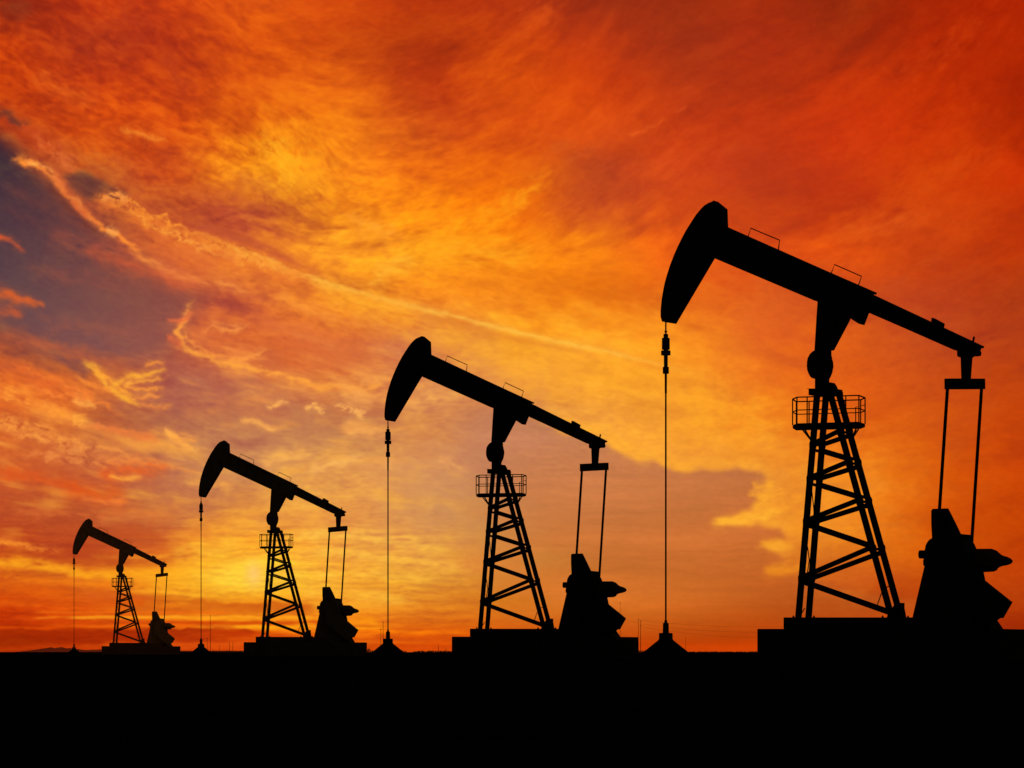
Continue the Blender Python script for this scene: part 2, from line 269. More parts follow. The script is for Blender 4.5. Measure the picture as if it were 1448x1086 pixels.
D = dict
STROKES = [
 ([(-20,250),(60,290),(140,330),(220,372)], 7, (120,62,56), .35, D(seed=151, wob=6)),
 ([(-20,290),(50,312),(120,345),(200,385)], 6, (112,60,58), .35, D(seed=152, wob=6)),
 ([(20,370),(90,392),(160,400),(240,402)], 8, (150,78,64), .35, D(seed=153, wob=7)),
 ([(40,450),(110,462),(190,470),(250,470)], 8, (160,86,68), .35, D(seed=154, wob=7)),
 ([(-20,470),(60,485),(120,505),(200,520)], 9, (196,92,56), .5, D(seed=155, wob=7)),
 ([(300,562),(380,556),(470,562),(560,556)], 7, (236,146,74), .35, D(seed=156, wob=7)),
 ([(240,580),(330,575),(420,590)], 12, (214,122,70), .3, D(seed=157, wob=7)),
 ([(430,388),(500,425),(600,462),(720,505),(850,545)], 20, (255,172,44), .38, D(seed=158, wob=9, fade=(.2,.4))),
 ([(-20,330),(12,340),(38,356)], 3, (225,90,45), .8, D(seed=2)),
 ([(-20,412),(15,418),(45,428),(66,436)], 8, (228,98,42), .95, D(seed=3, w1=2, fade=(.01,.1))),
 ([(-20,438),(20,440),(36,450)], 6, (220,92,45), .8, D(seed=4)),
 ([(60,330),(130,352),(200,372)], 12, (165,80,62), .5, D(seed=5)),
 ([(110,345),(180,372),(260,400),(300,412)], 9, (208,88,52), .6, D(seed=6)),
 ([(150,330),(200,358),(260,385),(330,405)], 14, (205,92,50), .55, D(seed=7)),
 # contrail: twisted old part, thick curdled part, thin straight part
 ([(10,218),(35,230),(60,236),(76,250),(95,276),(118,298),(140,318),(160,330),(185,345),(212,368)], 2.9, (255,142,52), 1.5, D(seed=8, w1=2.2, rag=.9, wob=4, fade=(.1,.25))),
 ([(34,229),(55,231),(70,240),(80,254)], 1.7, (255,170,80), 1.0, D(seed=108, rag=.8, wob=3)),
 ([(66,240),(84,256),(92,272)], 1.6, (255,150,66), .9, D(seed=112, rag=.8, wob=4)),
 ([(95,272),(112,286),(120,302),(134,316)], 1.6, (255,158,70), .9, D(seed=109, rag=.8, wob=3)),
 ([(98,282),(108,296),(126,310)], 1.6, (246,120,52), .8, D(seed=113, rag=.8, wob=4)),
 ([(60,250),(85,280),(120,315),(150,338)], 3, (92,46,44), .5, D(seed=110, wob=3)),
 ([(150,262),(200,300),(260,318),(330,338)], 6, (172,66,40), .5, D(seed=111, wob=4)),
 ([(160,270),(220,300),(290,318),(360,345),(430,375)], 5, (178,70,42), .4, D(seed=114, wob=4)),
 ([(50,232),(80,246),(110,290),(150,325)], 9, (205,90,48), .55, D(seed=9)),
 ([(150,322),(168,334)], 3.2, (255,170,80), .8, D(seed=10)),
 ([(128,282),(150,280),(185,292),(225,312),(262,332),(300,344),(340,360),(385,380),(430,398),(480,418)], 12, (236,118,44), .8, D(seed=11, rag=.4, puffy=.8, wob=7, w1=6, fade=(.05,.2), side=-1)),
 ([(120,272),(180,292),(250,325),(330,352),(410,388),(500,428)], 16, (228,112,42), .55, D(seed=161, wob=8, w1=10, fade=(.1,.25))),
 ([(300,336),(360,358),(420,384),(480,406),(540,425)], 4, (255,172,58), .7, D(seed=162, wob=4, side=-1)),
 ([(136,276),(168,274),(205,298),(250,316),(300,338),(345,354),(392,376),(440,398),(480,414)], 5.5, (250,148,48), .75, D(seed=12, puffy=.8, wob=7, fade=(.08,.2), side=-1)),
 ([(150,288),(190,300),(235,328),(290,350),(350,368),(420,394)], 3.0, (250,150,52), .7, D(seed=115, puffy=.8, wob=9)),
 ([(210,320),(260,338),(300,360),(340,366)], 2.4, (255,166,64), .6, D(seed=116, puffy=.9, wob=10)),
 ([(300,345),(350,358),(400,384)], 2.4, (255,170,64), .6, D(seed=117, puffy=.9, wob=9)),
 ([(140,285),(165,276),(186,288)], 3.5, (250,150,70), .75, D(seed=13, puffy=1)),
 ([(205,335),(250,358),(310,368),(350,372)], 12, (222,108,50), .55, D(seed=14, puffy=.8)),
 ([(240,318),(300,325),(360,345),(420,372),(470,392)], 6, (190,80,52), .55, D(seed=15, puffy=.5)),
 ([(420,385),(470,402),(530,420),(600,437),(680,457),(760,477),(850,495),(930,515),(1010,536)], 3.0, (255,190,70), .62, D(seed=16, rag=.35, wob=1.6, w1=2.2, fade=(.1,.35))),
 ([(430,398),(500,420),(560,440),(640,462)], 12, (255,172,45), .45, D(seed=17, fade=(.2,.5))),
 ([(560,436),(660,462),(760,486),(870,508)], 3, (225,130,45), .35, D(seed=18, wob=1.5)),
 # lower filament of the contrail
 ([(175,350),(215,372),(260,392),(300,400),(335,408),(380,420)], 3.0, (246,142,62), .7, D(seed=19, wob=3)),
 ([(215,372),(240,385),(300,407)], 6, (226,110,58), .6, D(seed=20)),
 # curl
 ([(282,418),(268,430),(262,450),(252,470),(258,486),(276,500),(310,512),(350,520),(400,532),(450,546),(510,550),(560,545)], 2.6, (255,162,62), 1.0, D(seed=21, rag=.6, wob=4, w1=3.4, fade=(.15,.15))),
 ([(256,458),(268,484),(292,498),(330,506),(384,508)], 1.8, (250,150,62), .8, D(seed=121, wob=5)),
 ([(280,470),(300,462),(330,468),(360,458)], 1.6, (250,150,68), .7, D(seed=122, wob=6)),
 ([(320,512),(350,505),(380,494)], 1.8, (252,156,66), .8, D(seed=123, wob=4)),
 ([(262,450),(270,472),(300,490),(340,500),(380,494)], 6, (238,128,60), .6, D(seed=22, wob=6)),
 ([(232,452),(255,455),(275,440)], 3, (236,110,60), .6, D(seed=23, wob=4)),
 ([(232,478),(250,482),(262,490)], 3, (236,110,60), .6, D(seed=24, wob=4)),
 ([(290,455),(320,465),(350,458)], 4, (245,150,70), .6, D(seed=25, wob=5)),
 ([(300,425),(300,470),(320,500)], 16, (226,108,52), .45, D(seed=26, wob=8)),
 ([(330,430),(400,470),(470,500),(540,530)], 14, (215,105,58), .4, D(seed=27, wob=8)),
 ([(380,410),(440,440),(500,470)], 7, (250,150,55), .5, D(seed=28, wob=6)),
 ([(480,535),(540,535),(600,530)], 6, (250,165,75), .6, D(seed=29, wob=5)),
 ([(455,525),(480,540),(520,560),(600,565)], 5, (245,158,75), .6, D(seed=30, wob=5)),
 # bird-shaped bright wisp
 ([(112,508),(132,520),(144,534),(152,548),(168,557),(184,566),(202,578)], 3.2, (255,172,52), 1.1, D(seed=31, wob=3, fade=(.25,.25))),
 ([(128,516),(146,526),(158,541),(176,553),(196,560)], 2.2, (255,160,52), .8, D(seed=131, wob=4)),
 ([(100,528),(125,540),(150,550),(165,560)], 2.4, (248,140,52), .8, D(seed=132, wob=4)),
 ([(154,550),(164,541),(180,533),(205,530),(240,522)], 3.0, (255,170,54), 1.0, D(seed=32, wob=3, fade=(.15,.35))),
 ([(168,546),(190,540),(215,539),(240,530)], 2.0, (255,165,58), .8, D(seed=33, wob=4)),
 ([(172,556),(176,546),(192,548),(214,552),(236,547)], 1.8, (250,152,58), .75, D(seed=133, wob=4)),
 ([(180,566),(205,560),(235,562)], 2.0, (246,146,60), .65, D(seed=134, wob=4)),
 ([(190,574),(220,576),(250,574)], 1.8, (240,140,62), .5, D(seed=135, wob=4)),
 ([(200,520),(225,512),(240,514)], 2.2, (250,150,58), .6, D(seed=136, wob=4)),
 ([(20,520),(70,532),(120,556),(180,590)], 2.2, (246,128,48), .7, D(seed=141, wob=6)),
 ([(0,560),(60,572),(110,596)], 2.0, (255,160,60), .8, D(seed=142, wob=6)),
 ([(30,545),(90,560),(140,566)], 2.0, (250,140,54), .7, D(seed=143, wob=6)),
 ([(90,598),(150,604),(230,622)], 1.8, (240,128,60), .7, D(seed=144, wob=6)),
 ([(230,604),(246,618),(262,630),(284,638)], 1.8, (255,176,78), .9, D(seed=145, wob=4)),
 ([(-20,505),(30,525),(80,550),(130,572)], 9, (238,108,45), .55, D(seed=34, wob=7)),
 ([(-20,540),(20,556),(70,578),(100,588),(135,582)], 8, (255,150,52), .8, D(seed=35, wob=7, puffy=.4)),
 ([(100,590),(118,598),(108,606)], 4.5, (255,165,62), .8, D(seed=36, wob=5, puffy=.8)),
 ([(100,565),(115,568),(140,578)], 3, (255,165,70), .7, D(seed=37, wob=5, puffy=.8)),
 ([(-20,596),(25,602),(55,608),(78,618),(92,636),(125,645),(150,655)], 8, (250,152,62), .9, D(seed=38, wob=6, puffy=.9, w1=5, fade=(.01,.3))),
 ([(60,632),(130,650),(200,668)], 12, (220,120,62), .5, D(seed=39, wob=8, puffy=.9)),
 ([(80,640),(140,632),(210,650)], 7, (225,135,70), .4, D(seed=40, wob=8, puffy=1)),
 ([(140,604),(190,615),(235,625)], 5, (235,122,58), .6, D(seed=41, wob=5)),
 ([(232,608),(248,622),(272,636)], 5, (255,170,72), .85, D(seed=42, wob=5)),
 ([(240,622),(262,618),(285,628)], 4, (250,158,70), .6, D(seed=43, wob=5)),
 ([(0,610),(80,622),(170,640),(260,664)], 3, (246,150,66), .55, D(seed=163, wob=8, rag=.9)),
 ([(20,640),(110,652),(200,655),(300,668)], 3, (238,138,66), .5, D(seed=164, wob=8, rag=.9)),
 ([(0,720),(90,728),(180,724),(260,735)], 5, (212,104,48), .5, D(seed=165, wob=5, rag=.9)),
 ([(120,786),(190,790),(260,786)], 2.4, (255,160,36), .6, D(seed=166, wob=3, rag=.9)),
 ([(150,832),(240,838),(330,845)], 2.6, (255,170,34), .6, D(seed=167, wob=2, rag=.9)),
 ([(-20,812),(60,820),(150,826),(220,832)], 3, (240,120,20), .6, D(seed=168, wob=3, rag=.9)),
 ([(-20,850),(50,856),(150,862)], 2.4, (240,96,10), .5, D(seed=169, wob=2, rag=.9)),
 ([(-20,668),(40,672),(90,686),(130,694)], 7, (222,84,30), .8, D(seed=44, wob=5)),
 ([(130,672),(180,668),(245,660)], 8, (230,92,35), .75, D(seed=45, wob=4)),
 ([(150,672),(175,677),(205,674)], 2.4, (255,165,60), .9, D(seed=46, wob=2)),
 ([(80,686),(130,698),(185,702)], 8, (222,84,28), .8, D(seed=47, wob=5)),
 ([(110,704),(150,712),(190,706)], 3, (245,125,50), .6, D(seed=48, wob=3)),
 # little puffs and strands in the middle
 ([(372,575),(395,570),(410,566)], 2.5, (255,175,85), .7, D(seed=49, wob=4, puffy=.6)),
 ([(425,578),(445,573),(462,582)], 3.2, (255,180,88), .7, D(seed=50, wob=5, puffy=1.2)),
 ([(475,572),(500,580),(520,592)], 3, (252,176,90), .75, D(seed=51, wob=5, puffy=1.2)),
 ([(335,592),(365,598),(400,610)], 2.6, (250,170,82), .8, D(seed=52, wob=3)),
 ([(360,655),(400,648),(455,640)], 8, (252,178,84), .75, D(seed=53, wob=4, w1=4)),
 ([(430,668),(480,655),(520,644)], 4, (250,180,90), .7, D(seed=54, wob=3)),
 ([(255,680),(290,684),(340,690)], 5, (238,160,75), .6, D(seed=55, wob=4)),
 ([(350,700),(400,690),(470,696),(520,708)], 9, (245,176,74), .6, D(seed=56, wob=4)),
 ([(370,725),(420,712),(500,718)], 8, (245,176,70), .5, D(seed=57, wob=4)),
 ([(480,570),(510,560),(530,580)], 8, (246,165,84), .6, D(seed=58, wob=8, puffy=.5)),
 ([(480,602),(520,612),(545,606)], 5, (246,165,84), .55, D(seed=59, wob=5)),
 ([(560,590),(600,568),(650,558),(690,552)], 10, (250,175,84), .6, D(seed=60, wob=6)),
 ([(570,545),(620,540),(660,530)], 8, (245,160,75), .45, D(seed=61, wob=6)),
 ([(610,640),(640,655),(665,670)], 4, (240,165,90), .5, D(seed=62, wob=4)),
 ([(500,665),(545,655),(580,668)], 6, (235,160,92), .35, D(seed=63, wob=4)),
 # streaks right of the sun
 ([(390,762),(470,752),(560,764),(650,782)], 6, (255,194,72), .7, D(seed=64, wob=3, rag=.7)),
 ([(400,785),(480,780),(560,790),(690,808)], 5, (252,186,66), .6, D(seed=65, wob=3, rag=.8)),
 ([(430,812),(520,812),(600,820),(640,818)], 6, (255,190,62), .65, D(seed=66, wob=3, rag=.8)),
 ([(400,838),(470,836),(540,846),(610,854)], 8, (255,188,56), .75, D(seed=67, wob=3, rag=.6)),
 ([(420,858),(500,856),(560,855)], 4, (250,170,44), .5, D(seed=68, wob=2)),
 ([(480,888),(515,878),(545,881)], 5, (255,150,20), .7, D(seed=69, wob=2)),
 # left low streaks
 ([(-20,765),(15,768),(50,776),(100,782)], 3.2, (246,140,42), .85, D(seed=70, wob=3, puffy=.6, fade=(.01,.3))),
 ([(60,748),(180,752),(260,766)], 10, (192,78,34), .7, D(seed=71, wob=5)),
 ([(20,785),(120,784),(230,806)], 8, (182,66,28), .75, D(seed=72, wob=4)),
 ([(-20,794),(50,798),(120,812),(190,812),(260,808),(330,790)], 5.5, (255,166,28), .85, D(seed=73, wob=3, fade=(.01,.1))),
 ([(120,742),(200,728),(280,722)], 6, (222,130,60), .4, D(seed=74, wob=3)),
 ([(230,782),(300,776),(360,764)], 10, (255,188,52), .6, D(seed=75, wob=4)),
 ([(180,820),(260,822),(340,838)], 6, (248,160,30), .6, D(seed=76, wob=3)),
 ([(100,846),(170,842),(230,850)], 5, (215,92,25), .6, D(seed=77, wob=3)),
 ([(-20,828),(40,834),(120,846)], 5, (228,96,14), .6, D(seed=78, wob=3)),
 # upper sky patches
 ([(345,215),(400,225),(440,260),(480,300)], 34, (255,162,28), .55, D(seed=79, wob=18, puffy=.6)),
 ([(375,180),(400,230),(420,280)], 12, (255,175,32), .5, D(seed=80, wob=14, puffy=.8)),
 ([(560,372),(620,345),(700,305),(760,260),(800,235)], 16, (255,158,22), .6, D(seed=81, wob=12, puffy=.3, w1=9)),
 ([(560,365),(650,355),(780,365)], 14, (255,168,32), .5, D(seed=82, wob=8)),
 ([(520,400),(560,375),(590,355)], 9, (255,182,52), .6, D(seed=83, wob=8)),
 ([(480,300),(530,320),(580,345)], 8, (250,155,48), .5, D(seed=84, wob=8, puffy=.6)),
 ([(165,183),(205,190),(240,204)], 4, (246,140,44), .4, D(seed=85, wob=6, puffy=.5)),
 ([(40,100),(90,130),(150,150)], 10, (232,102,28), .5, D(seed=86, wob=8)),
 ([(230,60),(250,100),(270,150)], 10, (172,52,26), .45, D(seed=87, wob=10)),
 ([(160,10),(190,40),(210,60)], 22, (168,48,26), .35, D(seed=88, wob=12)),
 ([(880,192),(915,184),(945,162)], 2.6, (232,92,28), .38, D(seed=89, wob=4)),
 ([(955,158),(975,148)], 3, (215,78,30), .25, D(seed=90, wob=4)),
 ([(730,30),(770,20),(770,50)], 12, (222,84,22), .4, D(seed=91, wob=12)),
 ([(1270,130),(1290,100),(1350,60),(1400,20)], 14, (205,62,10), .4, D(seed=92, wob=14)),
 ([(1240,300),(1320,250),(1440,200)], 22, (210,72,12), .4, D(seed=93, wob=14)),
 ([(1160,340),(1230,325),(1320,300)], 14, (226,92,24), .4, D(seed=94, wob=10)),
 ([(0,8),(25,14),(50,8)], 12, (130,50,30), .5, D(seed=95, wob=8)),
 ([(-20,155),(20,175),(70,205),(100,225)], 8, (190,66,32), .5, D(seed=96, wob=8)),
 ([(-20,150),(10,165),(40,182)], 5, (96,50,44), .45, D(seed=97, wob=8)),
 ([(40,195),(80,215),(115,250)], 8, (232,112,52), .55, D(seed=98, wob=8, puffy=.8)),
 # yellow cloud tongues on the right
 ([(1000,739),(1030,737),(1070,732),(1110,720)], 4, (255,178,50), .8, D(seed=100, wob=4)),
 ([(1065,770),(1095,768),(1130,775)], 3.5, (246,160,42), .7, D(seed=101, wob=4)),
 ([(1072,808),(1110,806),(1160,800)], 5, (238,140,32), .6, D(seed=102, wob=4)),
 ([(760,580),(810,602),(850,612),(900,640),(960,652)], 8, (255,176,52), .6, D(seed=103, wob=6)),
 ([(1060,690),(1085,700),(1100,680)], 12, (255,168,46), .6, D(seed=104, wob=8, puffy=.5)),
 ([(965,668),(972,692),(985,700)], 4, (206,118,66), .5, D(seed=105, wob=5)),
 ([(1150,800),(1200,825),(1240,850)], 20, (215,105,26), .4, D(seed=106, wob=10)),
 ([(950,560),(1010,575),(1070,600),(1100,640)], 26, (255,170,40), .4, D(seed=107, wob=16)),
]
BANDS = [ # y, x0, x1, half height, colour, alpha
 (851, 195, 470, 20, (213,98,20), .85, D(sharp_top=True, seed=1)),
 (852, -200, 200, 6, (222,88,14), .5, D(seed=2)),
 (873, 60, 460, 2.6, (255,158,26), .85, D(seed=3)),
 (866, 10, 330, 2.2, (240,108,16), .6, D(seed=4)),
 (881, 150, 470, 3.4, (206,68,8), .8, D(seed=5)),
 (887, 300, 560, 3.0, (255,160,20), .85, D(seed=6)),
 (885, 60, 300, 2.6, (244,104,10), .7, D(seed=7)),
 (888, -200, 130, 3, (226,78,4), .7, D(seed=8)),
 (891, -200, 345, 13, (166,42,4), .9, D(sharp_top=True, seed=9)),
 (898, 250, 430, 6, (198,58,6), .6, D(seed=10)),
 (908, 330, 640, 2.0, (240,108,12), .6, D(seed=11)),
 (912, 150, 420, 5, (226,88,14), .7, D(seed=12)),
 (892, 500, 700, 2.8, (255,128,10), .85, D(seed=13, sl=.016)),
 (904, 500, 760, 5, (210,78,12), .5, D(seed=14)),
 (886, 420, 560, 2.0, (215,95,15), .6, D(seed=15)),
 (916, -200, 1600, 5, (214,70,6), .35, D(seed=16)),
]
# ---------------------------------------------------------------- scene
import bpy, bmesh, math, random
from mathutils import Vector, Matrix
random.seed(7)
sc = bpy.context.scene
COL = bpy.data.collections.new('scene'); sc.collection.children.link(COL)
F = 135.0/36.0*1448.0            # focal length in photo pixels (135 mm lens)
CX, HY, EYE = 724.0, 922.0, 0.20  # optical axis column, horizon row, eye height
NEAR = 102.0                      # distance of the nearest pumpjack
YAW = math.radians(20)

# ---------------------------------------------------------------- materials
def lin(c):
    return tuple(((v/255)/12.92 if v/255 <= .04045 else ((v/255+.055)/1.055)**2.4) for v in c)
def mat(name, colour, vary=.35, scale=3.0, rough=.9, spec=.05, metal=0.0, bump=.0):
    m = bpy.data.materials.new(name); m.use_nodes = True
    nt = m.node_tree; b = nt.nodes['Principled BSDF']
    tc = nt.nodes.new('ShaderNodeTexCoord'); n = nt.nodes.new('ShaderNodeTexNoise')
    n.inputs['Scale'].default_value = scale; n.inputs['Detail'].default_value = 8
    n.inputs['Roughness'].default_value = .65
    nt.links.new(tc.outputs['Object'], n.inputs['Vector'])
    r = nt.nodes.new('ShaderNodeValToRGB')
    r.color_ramp.elements[0].position = .3; r.color_ramp.elements[1].position = .72
    r.color_ramp.elements[0].color = (*[c*(1-vary) for c in colour], 1)
    r.color_ramp.elements[1].color = (*[c*(1+vary) for c in colour], 1)
    nt.links.new(n.outputs['Fac'], r.inputs['Fac'])
    nt.links.new(r.outputs['Color'], b.inputs['Base Color'])
    b.inputs['Roughness'].default_value = rough
    b.inputs['Specular IOR Level'].default_value = spec
    b.inputs['Metallic'].default_value = metal
    if bump:
        bp = nt.nodes.new('ShaderNodeBump'); bp.inputs['Strength'].default_value = bump
        bp.inputs['Distance'].default_value = .03
        nt.links.new(n.outputs['Fac'], bp.inputs['Height']); nt.links.new(bp.outputs['Normal'], b.inputs['Normal'])
    return m
STEEL = [mat('silhouette_black_steel', (.006,.0055,.005)), mat('dark_steel', (.007,.006,.005)),  # near-black base colour so the machines stand as backlit silhouettes
         mat('hazed_brown_steel', (.070,.040,.020)), mat('hazier_brown_steel', (.29,.11,.038))]  # distance haze painted into the steel colour of the two farther pumpjacks
CONC = [mat('silhouette_dark_concrete', (.006,.0055,.005), scale=1.2), mat('dark_concrete', (.007,.006,.005), scale=1.2),  # backlit silhouette black put into the concrete's base colour
        mat('hazed_brown_concrete', (.045,.025,.013), scale=1.2), mat('hazier_brown_concrete', (.13,.045,.018), scale=1.2)]  # same distance haze, painted into the foundation colour
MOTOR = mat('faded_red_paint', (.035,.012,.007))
MOUND_SOIL = mat('near_black_soil', (.006,.005,.0045), scale=1.5, bump=.4, spec=0.0, rough=1)  # near-black soil of the wellhead mounds
HAZY = mat('hazy_red_hill', (.55,.12,.045), vary=.15, scale=.002)  # aerial haze is mixed into this base colour
HAZYPOLE = mat('hazy_brown_pole', (.50,.11,.03), vary=.1)  # far poles, cables and scrub, haze tint held in the colour

# ---------------------------------------------------------------- helpers
def tag(o, label=None, cat=None, group=None, kind=None):
    if label: o['label'] = label
    if cat: o['category'] = cat
    if group: o['group'] = group
    if kind: o['kind'] = kind
    return o
def obj(name, bm, m, parent=None, smooth=False):
    bmesh.ops.recalc_face_normals(bm, faces=bm.faces[:])
    me = bpy.data.meshes.new(name); bm.to_mesh(me); bm.free()
    me.materials.append(m)
    if smooth:
        for p in me.polygons: p.use_smooth = True
    o = bpy.data.objects.new(name, me); COL.objects.link(o)
    if parent: o.parent = parent
    return o
def empty(name, loc, rz=0):
    o = bpy.data.objects.new(name, None); COL.objects.link(o)
    o.location = loc; o.rotation_euler = (0, 0, rz); o.empty_display_size = .5
    return o
def dup(root):
    r = root.copy(); COL.objects.link(r)
    for ch in list(root.children):
        c = ch.copy(); COL.objects.link(c); c.parent = r
        for g in list(ch.children):
            d = g.copy(); COL.objects.link(d); d.parent = c
    return r
def place_xy(px, Y): return ((px-CX)*Y/F, Y)

# local frame of the nearest pumpjack: x along the beam, y away from the viewer
RX0, RY0 = place_xy(1170.0, NEAR)
def facing(rx, ry): return -(math.atan2(rx, ry)+YAW)
A0 = facing(RX0, RY0)
E1 = (math.cos(A0), math.sin(A0)); E2 = (-math.sin(A0), math.cos(A0))
def P(px, py, dep=0.0):
    """survey point: where the sight line (px,py) of the traced outline meets the upright plane at depth dep"""
    k = (px-CX)/F
    x = (k*(RY0+dep*E2[1])-RX0-dep*E2[0])/(E1[0]-k*E1[1])
    wy = RY0+x*E1[1]+dep*E2[1]
    return Vector((x, dep, EYE+(HY-py)*wy/F))
SHX = F/NEAR*math.sin(YAW)         # px shift per metre of depth

def prism(bm, pts, T, dep=0.0, inset=True, flip=1):
    """extrude a traced outline through thickness T about depth dep"""
    n = len(pts)
    ar = sum(pts[i][0]*pts[(i+1) % n][1]-pts[(i+1) % n][0]*pts[i][1] for i in range(n))
    sgn = 1 if ar > 0 else -1
    q = []
    for i in range(n):
        a, b, c = pts[i-1], pts[i], pts[(i+1) % n]
        def nx(p, r): return sgn*(r[1]-p[1])/(math.hypot(r[0]-p[0], r[1]-p[1])+1e-9)
        n1, n2 = nx(a, b), nx(b, c)
        s = 0
        if n1*n2 > 0 or abs(n1+n2) > .5: s = (1 if n1+n2 > 0 else -1)
        q.append((b[0]-(s*SHX*T/2 if inset else 0), b[1]))
    base = [P(x, y, 0) for x, y in q]
    wob = [P(x+dep*SHX*0, y, dep) for x, y in q] if dep else base
    f = [bm.verts.new((v.x, dep-T/2, v.z)) for v in wob]
    g = [bm.verts.new((v.x, dep+T/2, v.z)) for v in wob]
    bm.faces.new(f); bm.faces.new(g[::-1])
    for i in range(n):
        bm.faces.new((f[i], f[(i+1) % n], g[(i+1) % n], g[i]))
def bar(bm, p0, p1, w, t=None):
    t = t or w
    p0 = Vector(p0); p1 = Vector(p1); d = (p1-p0).normalized()
    side = Vector((0, 1, 0))
    if abs(d.y) > .9: side = Vector((1, 0, 0))
    u = d.cross(side).normalized(); v = d.cross(u).normalized()
    r = []
    for p in (p0, p1):
        r.append([bm.verts.new(p+u*a*w/2+v*b*t/2) for a, b in ((-1,-1),(1,-1),(1,1),(-1,1))])
    bm.faces.new(r[0]); bm.faces.new(r[1][::-1])
    for i in range(4): bm.faces.new((r[0][i], r[0][(i+1) % 4], r[1][(i+1) % 4], r[1][i]))
def tube(bm, pts, rad, n=8):
    rings = []
    for i, p in enumerate(pts):
        p = Vector(p)
        d = (Vector(pts[min(i+1, len(pts)-1)])-Vector(pts[max(i-1, 0)])).normalized()
        a = Vector((0, 0, 1)) if abs(d.z) < .9 else Vector((1, 0, 0))
        u = d.cross(a).normalized(); v = d.cross(u)
        rr = rad[i] if isinstance(rad, (list, tuple)) else rad
        rings.append([bm.verts.new(p+(u*math.cos(2*math.pi*k/n)+v*math.sin(2*math.pi*k/n))*rr) for k in range(n)])
    for a, b in zip(rings, rings[1:]):
        for k in range(n): bm.faces.new((a[k], a[(k+1) % n], b[(k+1) % n], b[k]))
    bm.faces.new(rings[0]); bm.faces.new(rings[-1][::-1])
def bevel(bm, w, seg=2):
    bmesh.ops.bevel(bm, geom=[e for e in bm.edges], offset=w, segments=seg, profile=.5, affect='EDGES')
def NB(): return bmesh.new()

